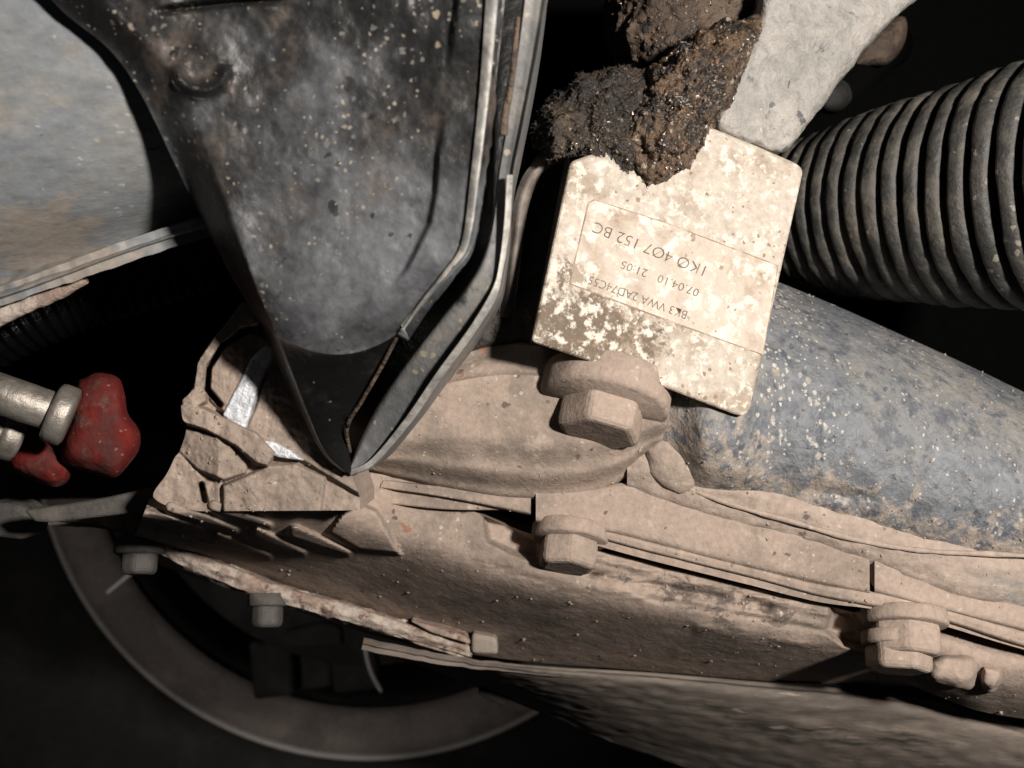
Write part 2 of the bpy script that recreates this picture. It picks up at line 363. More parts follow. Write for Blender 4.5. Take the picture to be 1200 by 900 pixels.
# ------------------------------------------------------------------ wheel, brake
WC = P(430, 500, .56)
def ringp(name, prof, mat_, parent, n=120, c=WC, **kw):
    """revolve (radius, y offset) pairs about the axle"""
    V = []; F = []
    for (r, y) in prof:
        for i in range(n):
            a = 2 * math.pi * i / n; V.append(c + Vector((r * math.cos(a), y, r * math.sin(a))))
    m = len(prof)
    for j in range(m):
        for i in range(n):
            j2 = (j + 1) % m; i2 = (i + 1) % n
            F.append((j*n + i, j2*n + i, j2*n + i2, j*n + i2))
    o = obj(name, V, F, mat_, parent)
    return finish(o, **kw)
wheel = thing('road_wheel', 'dark road wheel with brake-dusted rim behind the dusty casting', 'wheel', WC + Vector((0, .08, -.316)))
ringp('tyre', [(.189, .000), (.194, -.004), (.205, -.010), (.225, -.013), (.275, -.008), (.305, .002), (.316, .02), (.312, .17), (.20, .19), (.192, .18)], M['tyre'], wheel)
rim = ringp('rim', [(.1885, .001), (.180, .0015), (.167, .004), (.163, .008), (.1635, .014), (.1885, .014)], M['rim'], wheel)
ringp('rim_barrel', [(.1640, .0145), (.161, .03), (.157, .16), (.161, .165), (.1885, .165), (.1885, .0145)], M['iron'], wheel)  # dark iron here puts the shade inside the barrel into its colour
ringp('rim_edge', [(.1885, -.002), (.1905, -.0005), (.1905, .006), (.1870, .006), (.1868, .0005)], M['rimedge'], rim)
for k in range(5):
    a = math.radians(90 + 72 * k + 20); d = Vector((math.cos(a), 0, math.sin(a))); s = Vector((-d.z, 0, d.x))
    V = []
    for (r, wd) in ((.03, .030), (.165, .018)):
        for y in (.135, .16):
            V += [WC + d * r - s * wd + Vector((0, y, 0)), WC + d * r + s * wd + Vector((0, y, 0))]
    F = [(0, 1, 3, 2), (4, 6, 7, 5), (0, 4, 5, 1), (2, 3, 7, 6), (0, 2, 6, 4), (1, 5, 7, 3)]
    finish(obj('spoke', V, F, M['iron'], wheel, smooth=False), bevel=.004)
disc = thing('brake_disc', 'dark iron brake disc seen through the wheel rim', 'brake disc', P(430, 500, .50) + Vector((0, 0, -.121)))
DC = P(430, 500, .50)
ringp('friction_ring', [(.121, 0), (.122, .002), (.122, .020), (.05, .020), (.05, 0)], M['iron'], disc, c=DC)
ringp('vent_core', [(.118, .0215), (.118, .026), (.05, .026), (.05, .0215)], M['iron'], disc, c=DC)
cal = thing('brake_caliper', 'dull grey brake caliper block below the brake disc', 'brake caliper', P(360, 820, .50))
for (a, b, y0, y1, nm, Yc) in ((290, 342, 752, 822, 'caliper_bridge', .500), (384, 442, 758, 815, 'caliper_bridge', .503), (340, 386, 745, 812, 'piston_housing', .512)):
    plate(nm, [(a, y0), (b, y0 + 4), (b + 3, y1 - 6), (a + 6, y1)], Yc, .035, M['iron'], cal, bevel=.003)
plate('pad_carrier', [(330, 740), (380, 728), (400, 735), (402, 758), (336, 762)], .497, .02, M['iron'], cal, bevel=.002)
wr = thing('brake_wire', 'short pale wire curving down beside the brake caliper', 'wire', P(445, 808, .49))
tube('wire_lead', [(428, 758, .49), (431, 775, .49), (437, 792, .492), (447, 810, .495)], .0011, M['wire'], wr, n=8, steps=20)
wr = thing('brake_wire', 'short straight pale wire under the small bolt beside the rim', 'wire', P(128, 692, .45))
tube('wire_lead', [(126, 694, .45), (142, 681, .449), (160, 666, .448)], .0011, M['wire'], wr, n=8, steps=12)

# ------------------------------------------------------------------ brake backing shield along the bottom
sh = thing('splash_shield', 'dirty dark sheet-metal splash shield under the dusty casting', 'shield', P(850, 860, .30))
top = [(425, 754), (520, 771), (640, 782), (760, 789), (900, 801), (1000, 809), (1080, 820), (1150, 838), (1260, 872)]
bot = [(425, 757), (520, 790), (640, 838), (760, 885), (900, 930), (1000, 960), (1080, 980), (1150, 990), (1260, 1000)]
strip('shield_sheet', top, bot, [(0, .2560), (.05, .2500), (.18, .2510), (.5, .2650), (1, .300)], M['shield'], sh, solid=.0015, nu=90, nv=40, rough=.0009)
plate('clip', [(562, 800), (592, 806), (600, 818), (590, 828), (560, 815)], .292, .006, M['iron'], sh, bevel=.0008)
tube('rolled_edge', [(p[0], p[1] + 3, .2530) for p in top], .0009, M['shield'], sh, n=10, steps=80)

# ------------------------------------------------------------------ steering knuckle: the dust-caked casting
kn = thing('steering_knuckle', 'dust-caked cast iron steering knuckle with flange bolts and ribs', 'steering knuckle', P(640, 800, .25))
def wob(px, py): return .0006 * fbm((px / 75, py / 60, 3), 1, 5)
# lower housing: upper half turned to the viewer, lower half turned down
top = [(175, 585), (240, 575), (320, 560), (440, 555), (520, 585), (620, 625), (720, 650), (820, 675), (920, 698), (1010, 720), (1080, 740)]
bot = [(150, 650), (215, 672), (300, 700), (430, 742), (520, 762), (620, 776), (720, 784), (820, 792), (920, 800), (1010, 803), (1080, 806)]
def hY(u, v):
    s = sm(.45, .8, u)                                  # the right end is steeper
    a = hermite([(0, .2160), (.22, .2150), (.38, .2168), (.52, .2250), (.75, .247), (1, .270)], v)
    b = hermite([(0, .2165), (.28, .2172), (.46, .2195), (.62, .2265), (.8, .2390), (1, .256)], v)
    return a + (b - a) * s - .020 * sm(.36, .12, u) * sm(.72, .25, v)
def sdp(poly, x, y):                                 # signed distance to a polygon in pixels, negative inside
    best = 1e18; ins = False; n = len(poly); j = n - 1
    for i in range(n):
        xi, yi = poly[i]; xj, yj = poly[j]; ex, ey = xj - xi, yj - yi
        t = max(0, min(1, ((x - xi) * ex + (y - yi) * ey) / (ex * ex + ey * ey + 1e-9)))
        d = (x - xi - t * ex) ** 2 + (y - yi - t * ey) ** 2
        if d < best: best = d
        if (yi > y) != (yj > y) and x < (xj - xi) * (y - yi) / (yj - yi) + xi: ins = not ins
        j = i
    return -math.sqrt(best) if ins else math.sqrt(best)
def cap(a, b, x, y):
    ex, ey = b[0] - a[0], b[1] - a[1]; t = max(0, min(1, ((x - a[0]) * ex + (y - a[1]) * ey) / (ex * ex + ey * ey)))
    return math.hypot(x - a[0] - t * ex, y - a[1] - t * ey), t
ribs = [((158, 599), (236, 619), 7.0), ((200, 594), (276, 622), 7.5), ((250, 592), (316, 616), 7.5), ((190, 624), (250, 640), 6.5), ((256, 631), (316, 652), 7.0),
        ((302, 626), (356, 648), 7.2), ((346, 624), (408, 648), 7.8)]
gus = [(404, 596), (424, 590), (442, 598), (470, 650), (420, 645), (384, 624)]
streaks = [((700, 655), (985, 722), 5, .0016), ((690, 672), (900, 712), 6, -.0022), ((700, 688), (960, 735), 6, .0012), ((760, 700), (1000, 745), 5, -.0016), ((820, 735), (1010, 770), 7, .0013), ((560, 660), (680, 700), 8, -.0008)]
holes = [([(566, 606), (596, 612), (634, 632), (634, 660), (600, 648), (572, 634)], .007), ([(975, 712), (1004, 716), (1030, 735), (1030, 766), (990, 756), (968, 738)], .009)]
def housing_fn(px, py):
    Y = wob(px, py)
    if px < 440:
        for a, b, r in ribs:
            d, t = cap(a, b, px, py); rr = r * (1.1 - .55 * t)
            if d < rr + 4: Y -= (.0052 - .002 * t) * sm(rr + 2.5, rr - 3.5, d)
    if 370 < px < 485: Y -= .0042 * sm(3, -4, sdp(gus, px, py))
    if px > 540:
        for a, b, r, h in streaks:
            d, t = cap(a, b, px, py)
            if d < r * 3: Y -= h * math.exp(-(d / r) ** 2) * (.6 + .8 * fbm((px / 40, py / 14, 7), 1, 3))
        for poly, h in holes:
            if poly[0][0] - 30 < px < poly[0][0] + 90: Y += h * sm(4, -6, sdp(poly, px, py))
    return Y
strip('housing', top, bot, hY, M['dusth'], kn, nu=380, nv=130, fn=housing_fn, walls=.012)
plate('cast_boss', [(505, 694, .236), (520, 690, .2335), (560, 697, .2335), (575, 703, .2345), (574, 712, .2365), (540, 705, .2365)], .235, .01, M['dust'], kn, bevel=.0006)
# sloping boss that carries the big flange bolt
top = [(455, 460), (500, 424), (548, 404), (600, 394), (660, 400), (720, 420), (770, 440), (800, 452)]
bot = [(425, 552), (480, 566), (545, 581), (610, 590), (680, 586), (730, 566), (765, 536), (800, 520)]
strip('arm_boss', top, bot, lambda u, v: lerp_tab([(0, .2110), (.06, .2065), (.20, .2030), (.24, .2008), (.60, .2012), (.80, .2050), (.95, .2105), (1, .2150)], v) + .010 * sm(.90, 1, u) ** 2, M['dust'], kn, nu=110, nv=56, fn=wob, solid=.006)
# ledge plates below the control arm, with narrow slits between them
def ledge(x0, x1, t, b, Y=0):
    return strip('ledge_plate', t, b, [(0, .2122 + Y), (.06, .2106 + Y), (.5, .2102 + Y), (.93, .2100 + Y), (1, .2115 + Y)], M['dust'], kn, nu=70, nv=22, fn=lambda px, py: wob(px, py) * .6, solid=.005)
ledge(0, 0, [(450, 562), (530, 570), (622, 571)], [(445, 572), (530, 585), (622, 604)], .0015)
ledge(0, 0, [(628, 573), (690, 572), (745, 566), (830, 588), (920, 612), (1019, 645)], [(628, 612), (690, 622), (745, 632), (830, 655), (920, 676), (1019, 697)])
ledge(0, 0, [(1025, 648), (1090, 668), (1160, 690), (1260, 700)], [(1025, 695), (1090, 712), (1160, 730), (1260, 755)])
strip('ledge_lip', [(640, 602), (680, 612), (760, 634), (880, 664), (960, 684), (1030, 694), (1100, 710), (1180, 734), (1260, 756)], [(640, 618), (680, 628), (760, 650), (880, 680), (960, 702), (1030, 716), (1100, 730), (1180, 756), (1260, 780)],
      [(0, .2118), (.10, .2108), (.5, .2106), (.8, .2116), (1, .2170)], M['dust'], kn, nu=110, nv=14, fn=wob, solid=.004)
# lower boss on the right end
strip('end_boss', [(1060, 722), (1110, 735), (1160, 750), (1260, 772)], [(1060, 800), (1110, 820), (1160, 836), (1260, 850)], [(0, .222), (.2, .216), (.55, .219), (.85, .228), (1, .236)], M['dust'], kn, nu=50, nv=30, fn=wob, solid=.006)
for (o_, Y) in (([(1088, 775), (1110, 766), (1140, 770), (1146, 785), (1138, 806), (1108, 802), (1086, 795)], .2180), ([(1150, 778), (1172, 782), (1176, 796), (1162, 810), (1148, 800)], .2205)):
    pebble('cast_lug', o_, Y, .006, M['dust'], kn, nr=20, na=40, amp=.0006, sc=200, flat=.6)
# bolts
def bolt(cx, cy, Y, axis, fr, fh, hr, hh, rot=0, back=.002, mk='dust'):
    a = P(cx, cy, Y); ax = Vector(axis).normalized()
    t = bpy.data.objects.new('flange_bolt', None); C.objects.link(t); t.parent = kn; t.location = a - wloc(kn); t.empty_display_size = .004
    fl = lathe('bolt_flange', a - ax * back, a + ax * fh, [(0, fr * .96), (.06, fr), (.80, fr), (.90, fr * .985), (1, fr * .93)], M[mk], t, n=56, relief=((.005, .0005),))
    hexprism('bolt_head', a + ax * (fh * .5), ax, hr, hh, M[mk], t, rot=rot, bevel=.0014, relief=())
    return t
bolt(710, 458, .2025, (-.20, -.40, -.88), .0134, .0040, .0090, .0082, rot=.62, back=.0030)
bolt(668, 628, .2140, (-.12, -.42, -.9), .0084, .0014, .0068, .0066, rot=.2)
bolt(1060, 726, .2150, (-.10, -.40, -.92), .0090, .0014, .0076, .0070, rot=.5)
bolt(1052, 754, .2145, (-.10, -.40, -.92), .0076, .0008, .0072, .0056, rot=.1)
bolt(165, 640, .2440, (.02, -.25, -.97), .0062, .0020, .0046, .0060, rot=.2, mk='tie')  # small bolts in darker steel: shade put into their colour
bolt(314, 705, .2490, (.02, -.25, -.97), .0050, .0012, .0042, .0058, rot=.5, mk='tie')
strip('edge_strip', [(40, 596), (110, 597), (165, 608), (210, 636), (265, 658), (340, 687), (430, 712), (500, 736), (556, 754)], [(40, 612), (110, 616), (165, 634), (205, 662), (265, 688), (340, 713), (430, 738), (500, 758), (552, 772)],
      lambda u, v: .2400 + .012 * u + lerp_tab([(0, .006), (.18, .0008), (.5, 0), (.85, .001), (1, .005)], v), M['rustedge'], kn, nu=130, nv=14, solid=.004, rough=.0011)
plate('edge_tab', [(480, 728), (500, 732), (545, 746), (552, 756), (505, 742)], .2490, .006, M['rustedge'], kn, bevel=.0008)
plate('edge_block', [(553, 742), (582, 748), (584, 768), (552, 766)], .2500, .008, M['dustd'], kn, bevel=.001)
# ear on the left end: one stepped casting
EB = .1912
steps = [([(283, 356), (310, 360), (302, 380), (280, 384), (261, 404), (248, 422), (241, 442), (241, 470), (214, 486), (213, 468), (227, 455), (231, 425), (249, 398), (267, 376)], .1860),
         ([(262, 405), (278, 391), (292, 390), (320, 400), (303, 440), (290, 470), (283, 494), (262, 482), (248, 466), (245, 440), (252, 420)], .1882),
         ([(322, 380), (440, 380), (440, 590), (350, 536), (300, 510), (290, 500), (304, 470), (316, 424)], .1888),
         ([(205, 474), (236, 478), (262, 490), (300, 508), (322, 530), (313, 546), (300, 542), (276, 522), (240, 503), (205, 492)], .1855),
         ([(214, 500), (262, 514), (292, 536), (288, 554), (262, 562), (232, 550), (208, 528)], .1876),
         ([(200, 528), (226, 540), (236, 562), (226, 600), (170, 600), (170, 578), (190, 556)], .1905),
         ([(262, 570), (290, 558), (316, 546), (345, 544), (380, 560), (374, 606), (340, 616), (262, 610)], .1888),
         ([(236, 586), (262, 572), (262, 612), (200, 612)], .1915),
         ([(384, 560), (440, 575), (440, 620), (372, 620)], .1925)]
earL = [(283, 354), (264, 380), (247, 400), (233, 424), (229, 442), (223, 460), (213, 471), (214, 490), (219, 500), (211, 528), (205, 536), (195, 556), (180, 578), (186, 588), (205, 595), (232, 599)]
earR = [(340, 354), (346, 380), (352, 400), (360, 424), (366, 442), (374, 460), (380, 471), (386, 490), (390, 500), (402, 528), (405, 536), (412, 556), (420, 578), (422, 586), (422, 593), (422, 598)]
def ear_fn(px, py):
    Y = EB
    for poly, yp in steps:
        if Y > yp:
            d = sdp(poly, px, py); y = yp + (EB - yp) * sm(-1.2, 4.2, d)
            if yp == .1876: y += .00007 * abs(px - 256) - .0004
            Y = min(Y, y)
    for a, b in (((292, 386), (262, 404)), ((262, 404), (245, 430)), ((245, 430), (243, 456)), ((243, 456), (258, 474)), ((236, 568), (240, 586))):
        d, t = cap(a, b, px, py); Y += .009 * sm(4.2, 1.5, d)
    return Y + .0006 * fbm((px / 24, py / 24, 4), 1, 5)
strip('ear', earL, earR, lambda u, v: 0.0, M['dust'], kn, nu=240, nv=170, fn=ear_fn, walls=.020)
plate('scraped_edge', [(312, 404, .1875), (320, 408, .1875), (318, 420, .1875), (304, 446, .1875), (296, 474, .1875), (287, 503, .1875), (274, 497, .1875), (260, 487, .1875), (272, 462, .1875), (283, 442, .1875), (294, 420, .1875), (303, 410, .1875)], .1875, .0045, M['bright'], kn, bevel=.0005, label='bright scraped bare metal edge')
plate('scraped_edge', [(303, 516, .1875), (318, 517, .1875), (337, 526, .1875), (356, 540, .1875), (326, 536, .1875), (310, 530, .1875)], .1875, .003, M['bright'], kn, bevel=.0004, label='bright scraped bare metal edge')
plate('tie_plate', [(26, 598), (70, 592), (120, 584), (184, 570), (240, 580), (246, 594), (160, 601), (60, 613), (40, 612)], .2060, .004, M['tie'], kn, bevel=.0008)
plate('tie_plate', [(-20, 588), (20, 590), (36, 602), (36, 624), (24, 634), (-20, 628)], .2250, .010, M['tie'], kn, bevel=.0015)

# ------------------------------------------------------------------ control arm with the labelled end block
arm = thing('control_arm', 'blue-grey chipped control arm with silvery labelled end block', 'control arm', P(900, 690, .22))
top = [(770, 305), (860, 312), (915, 331), (990, 362), (1070, 398), (1140, 430), (1200, 459), (1270, 492)]
bot = [(735, 560), (800, 590), (880, 606), (960, 628), (1040, 652), (1120, 672), (1200, 684), (1270, 690)]
def tubeY(u, v):
    y = .246 - .042 * math.sin(math.pi * min(1, .03 + v * .74)) ** .75
    return y + (.006 if False else 0)
def armdent(px, py):
    d = 0
    d += .0016 * math.exp(-((px - 985) / 40) ** 2 - ((py - 580 - (px - 985) * .12) / 7) ** 2)
    d -= .0022 * math.exp(-((px - 830) / 26) ** 2 - ((py - 520) / 38) ** 2)
    d -= .0048 * sm(920, 850, px) * sm(775, 835, px) * sm(380, 470, py) * sm(600, 545, py)
    return d + .0006 * fbm((px / 30, py / 30, 9), 1, 4)
strip('arm_tube', top, bot, tubeY, M['arm'], arm, nu=120, nv=60, fn=armdent, solid=.004, yv=lambda v: (1 - math.cos(math.pi * (.03 + v * .74))) / 1.76)
top = [(735, 520), (800, 535), (850, 552), (920, 578), (1000, 598), (1080, 620), (1160, 636), (1270, 650)]
bot = [(735, 572), (800, 598), (850, 612), (920, 630), (1000, 655), (1080, 685), (1160, 712), (1270, 722)]
strip('arm_seam_flange', top, bot, [(0, .2100), (.25, .2082), (.55, .2084), (.85, .2096), (1, .2112)], M['armdust'], arm, nu=120, nv=34, fn=lambda px, py: .0007 * fbm((px / 50, py / 26, 5), 1, 4), solid=.003)
tube('arm_weld', [(752, 552, .2092), (800, 570, .2088), (860, 592, .2084), (930, 612, .2082), (1010, 634, .2080), (1090, 646, .2076), (1180, 650, .2072), (1270, 656, .2072)], .0006, M['armdust'], arm, n=10, relief=((.006, .0008),))
pebble('arm_collar', [(752, 525), (790, 492), (830, 500), (842, 530), (822, 560), (800, 580), (765, 560)], .2098, .0042, M['armdust'], arm, nr=24, na=44, amp=.0006, sc=180, flat=.6)
BP = plane3(P(668, 190, .1925), P(940, 195, .2045), P(622, 400, .1880))
blk = plate('end_block', [(668, 189), (705, 176), (760, 160), (834, 149), (886, 170), (936, 192), (942, 200), (934, 236), (906, 360), (879, 480), (872, 489), (860, 486), (740, 440), (622, 401)], 0, .013, M['block'], arm, pl=BP, bevel=.0009, dirv=(.10, .98, .12), relief=())
plate('label_edge', [(696, 233.6), (781, 260.8), (912.2, 311), (894, 416.4), (779.6, 375.4), (666.6, 332.8), (688.8, 237.2)], 0, .00008, M['labeledge'], arm, pl=BP, off=.00006, bevel=0)
lab = plate('paper_label', [(697, 235), (780, 262), (911, 312), (893, 415), (780, 374), (668, 332), (690, 238)], 0, .00012, M['label'], arm, pl=BP, off=.00014, bevel=0)
def text_line(s, S, E, h, parent):
    cu = bpy.data.curves.new('t', 'FONT'); cu.body = s; cu.resolution_u = 3; cu.offset = -.012
    to = bpy.data.objects.new('t', cu); C.objects.link(to)
    bpy.context.view_layer.update()
    me = bpy.data.meshes.new_from_object(to.evaluated_get(bpy.context.evaluated_depsgraph_get()))
    bpy.data.objects.remove(to)
    xs = [v.co.x for v in me.vertices]; x0, x1 = min(xs), max(xs)
    d = Vector((E[0] - S[0], E[1] - S[1])); u = d.normalized(); up = Vector((u.y, -u.x)); cap = .70
    V = []
    for v in me.vertices:
        q = Vector(S) + d * ((v.co.x - x0) / (x1 - x0)) + up * (v.co.y / cap - .5) * h
        V.append(hit(q.x, q.y, BP) + BP[1] * .00020)
    F = [tuple(p.vertices) for p in me.polygons]
    return obj('printed_text', V, F, M['ink'], parent, smooth=False)
text_line('1K\u00d8 4\u00d87 152 BC', (825, 318), (695, 266), 13.0, lab)
text_line('07.04.10   21:05', (818, 344), (728, 310), 9.5, lab)
text_line('*BK3 VWA 2AD74C55*', (810, 372), (684, 326), 10.0, lab)
# hollow folded channel on the block's left side
strip('channel_lip', [(664, 178), (650, 177), (630, 186), (612, 208), (602, 240), (598, 280), (592, 330), (586, 372)], [(664, 182), (654, 182), (640, 194), (626, 222), (618, 250), (612, 290), (606, 335), (600, 372)],
      [(0, .206), (.5, .2045), (1, .2065)], M['lip'], arm, nu=60, nv=10, solid=.0025)
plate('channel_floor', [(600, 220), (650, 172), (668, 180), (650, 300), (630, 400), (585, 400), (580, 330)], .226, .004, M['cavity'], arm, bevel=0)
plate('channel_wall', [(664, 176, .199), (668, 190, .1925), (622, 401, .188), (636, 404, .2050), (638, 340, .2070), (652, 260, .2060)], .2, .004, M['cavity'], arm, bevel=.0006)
strip('bushing_rubber', [(530, 392), (560, 366), (600, 350), (628, 340), (645, 320)], [(525, 425), (560, 415), (600, 408), (628, 408), (650, 412)], [(0, .212), (.2, .2065), (.8, .2055), (1, .2105)], M['cavity'], arm, nu=60, nv=24, solid=.006, rough=.0014)

# ------------------------------------------------------------------ grey forged bar above the block
bar = thing('link_bar', 'rough pale grey forged bar rising above the labelled block', 'link bar', P(880, 180, .21))
plate('bar_body', [(836, 152, .203), (850, 118, .203), (872, 66, .2035), (893, 15, .204), (905, -25, .2045), (1120, -25, .2145), (1068, 5, .2125), (1040, 32, .212), (1010, 66, .2115), (985, 100, .211), (960, 130, .210), (935, 164, .209), (919, 184, .2085), (900, 178, .207)], .205, .018, M['bar'], bar, bevel=.0022, dirv=(.05, .95, .25), remesh=.0006, smooth=4, relief=((.010, .0018), (.003, .0007)))

# ------------------------------------------------------------------ rusty joint with grease
cv = thing('greasy_joint', 'rust-brown joint clotted with shiny grease and grit above the label', 'joint', P(760, 225, .21))
g0 = pebble('joint_housing', [(722, -60), (900, -60), (915, 10), (880, 60), (835, 88), (770, 100), (724, 72), (712, 30)], .2400, .026, M['rustdark'], cv, nr=110, na=180, amp=.0016, sc=220, flat=.7)
g1 = pebble('soot_clot', [(622, 158), (640, 128), (680, 96), (720, 82), (770, 90), (800, 130), (790, 200), (752, 222), (700, 206), (668, 184), (640, 186)], .2060, .013, M['greased'], cv, nr=110, na=180, amp=.0020, sc=260, flat=.75)
g2 = pebble('grease_clot', [(745, 110), (790, 62), (830, 34), (880, 22), (892, 30), (872, 76), (850, 120), (830, 158), (812, 196), (790, 216), (765, 226), (735, 215), (715, 180), (720, 140)], .2050, .0150, M['grease'], cv, nr=130, na=200, amp=.0019, sc=260, flat=.7)
def scatter(o, n, fn):
    V = []; F = []
    polys = o.data.polygons; idx = [random.randrange(len(polys)) for _ in range(n)]; base = wloc(o)
    for i in idx:
        p = polys[i]
        if p.normal.y > .25: continue
        fn(p.center + base, p.normal, V, F)
    return V, F
def grain(c, nrm, V, F):
    r = random.choice((.00014, .0002, .0003, .0004)) * random.uniform(.7, 1.3); k = len(V)
    dirs = [Vector((1, 0, 0)), Vector((-1, 0, 0)), Vector((0, 1, 0)), Vector((0, -1, 0)), Vector((0, 0, 1)), Vector((0, 0, -1))]
    rot = Matrix.Rotation(random.uniform(0, 6.28), 3, Vector((random.random(), random.random(), 1)))
    for d in dirs: V.append(c + rot @ d * r * random.uniform(.6, 1.4))
    for f in ((0, 2, 4), (2, 1, 4), (1, 3, 4), (3, 0, 4), (2, 0, 5), (1, 2, 5), (3, 1, 5), (0, 3, 5)): F.append(tuple(k + i for i in f))
def fibre(c, nrm, V, F):
    L = random.uniform(.0003, .0011); k = len(V); d = (nrm + Vector((random.gauss(0, .4), random.gauss(0, .4), random.gauss(0, .4)))).normalized()
    s = d.orthogonal().normalized() * .00005; t = d.cross(s)
    V += [c + s, c - s * .5 + t, c - s * .5 - t, c + d * L]
    F += [(k, k+1, k+3), (k+1, k+2, k+3), (k+2, k, k+3)]
for o_, n in ((g0, 1500), (g1, 1100), (g2, 3600)):
    V, F = scatter(o_, n, grain); obj('grit', V, F, M['grit'], cv, smooth=False, kind='stuff')
V, F = scatter(g1, 9000, fibre); obj('fuzz', V, F, M['fibre'], cv, smooth=False, kind='stuff')

# ------------------------------------------------------------------ corrugated boot
boot = thing('corrugated_boot', 'black corrugated rubber boot with dusty folds beside the label block', 'rubber boot', P(1085, 385, .23))
A = P(905, 258, .268); B = P(1330, 205, .200)
nr_ = 18; prof = [(0, .012)]
for k in range(nr_):
    t0 = (k / nr_) ** 1.12; t1 = ((k + 1) / nr_) ** 1.12; r = .0168 + .0125 * ((k + .5) / nr_) ** .8
    for f, q in ((.0, -.2), (.05, .55), (.12, .88), (.25, 1.0), (.55, 1.0), (.74, .90), (.84, .55), (.90, -.2), (.95, -.35)):
        prof.append((t0 + (t1 - t0) * f, r - .0032 * (1 - q)))
prof.append((1, .024))
lathe('bellows', A, B, prof, M['rubber'], boot, n=110, relief=((.022, .0022), (.004, .0005)))
pg = thing('pipe_stub', 'dark grey rounded stub end behind the pale forged bar', 'pipe', P(975, 130, .30))
pebble('stub_end', [(955, 118), (960, 100), (978, 90), (995, 98), (998, 116), (984, 130), (964, 132)], .262, .008, M['iron'], pg, nr=24, na=40, flat=.6)
pebble('stub_end', [(985, 92), (1000, 60), (1030, 30), (1060, 20), (1060, 50), (1040, 75), (1010, 80)], .285, .010, M['rustdark'], pg, nr=24, na=40, flat=.6)
lathe('stub_pipe', P(975, 112, .262), P(1060, 40, .36), [(0, .005), (1, .008)], M['liner'], pg, n=24)

# ------------------------------------------------------------------ grey curved arm at the upper left
tr = thing('subframe_arm', 'scuffed grey curved steel arm running behind the black bracket', 'subframe arm', P(60, 340, .19))
top = [(-40, -60), (60, -60), (160, -60), (260, -50), (340, -40)]
bot = [(-40, 333), (40, 312), (120, 290), (200, 262), (262, 240), (340, 215)]
strip('arm_shell', top, bot, [(0, .1585), (.15, .1568), (.42, .1608), (.65, .1662), (.85, .1750), (1, .1870)], M['trough'], tr, nu=90, nv=60, solid=.002, fn=lambda px, py: .0002 * fbm((px / 80, py / 40, 1), 1, 3))
strip('lower_lip', [(-40, 330), (40, 309), (120, 288), (200, 262), (270, 236)], [(-40, 362), (20, 344), (90, 318), (170, 289), (248, 266), (290, 255)], [(0, .1875), (.15, .1865), (.6, .1815), (.92, .1790), (1, .1805)], M['trough'], tr, nu=80, nv=14, solid=.0022, rough=.0006)
tube('lip_bead', [(-40, 388, .185), (10, 366, .185), (60, 346, .185), (100, 326, .1845)], lambda t: .0022 * (1 - .5 * t), M['rustedge'], tr, n=12, relief=((.006, .0014),))

# ------------------------------------------------------------------ black bracket: two pressed sheets with a slot between
bk = thing('suspension_bracket', 'black stone-chipped pressed steel bracket tapering to a point', 'bracket', P(410, 556, .168))
LE = [(20, -50), (70, 10), (128, 58), (165, 110), (204, 190), (240, 265), (272, 325), (302, 374)]
RE = [(594, -50), (587, 30), (577, 120), (566, 205), (553, 285), (530, 318), (505, 345), (470, 388)]
crease = [(540, -30), (530, 45), (524, 110), (514, 175), (511, 225), (504, 262), (477, 316), (458, 340)]
def cdist(px, py):                                   # signed pixels to the right of the crease
    best = 1e9; sgn = 1
    for a, b in zip(crease, crease[1:]):
        ax, ay = a; bx, by = b; t = max(0, min(1, ((px-ax)*(bx-ax) + (py-ay)*(by-ay)) / ((bx-ax)**2 + (by-ay)**2)))
        d = math.hypot(px - ax - t*(bx-ax), py - ay - t*(by-ay))
        if d < best: best = d; sgn = 1 if ((bx-ax)*(py-ay) - (by-ay)*(px-ax)) < 0 else -1
    return best * sgn
def front(u, v):
    a = cr(LE, v); b = cr(RE, v)
    px = a[0] + (b[0] - a[0]) * u; py = a[1] + (b[1] - a[1]) * u
    py += 34 * 4 * u * (1 - u) * sm(.55, 1, v) ** 2
    Y = .1480 + .0160 * v + .0035 * math.sin(math.pi * u) * (1 - v) + .003 * sm(.8, 1, v) ** 2
    Y += (.0035 + .0100 * sm(.40, .95, v)) * sm(.13, 0, u)                                          # left edge rolls back
    amp = max(sm(120, 190, py) * sm(345, 300, py), sm(95, 30, py))
    Y -= .0015 * amp * sm(-5, 3, cdist(px, py))
    Y -= .0010 * sm(.955, .985, u)
    # crescent pressed mark
    dx, dy = px - 236, py - 78; r = math.hypot(dx * .95, dy)
    if dy > -2: Y -= .0021 * math.exp(-((r - 28) / 8) ** 2) * sm(-6, 8, dy) * sm(44, 26, abs(dx))
    Y += .0010 * math.exp(-((px - 330) / 45) ** 2 - ((py - 245) / 30) ** 2)
    Y += .00055 * fbm((px / 70, py / 70, 2), 1, 4)
    # long lifted wrinkle near the top edge
    ym = 14 - 14 * math.sin(max(0, min(1, (px - 180) / 150)) * 1.57)
    Y += .0028 * sm(180, 200, px) * sm(345, 300, px) * math.exp(-((py - ym) / 3.5) ** 2)
    return px, py, Y
grid('front_plate', front, 190, 190, M['black'], bk, solid=.0022)
grid('front_edge', lambda u, v: (lambda q: (q[0] + 1.0, q[1], q[2] - .0007 + .0016 * u ** 2))(front(.960 + .040 * u, v * .985)), 6, 120, M['edge'], bk, solid=.0006)
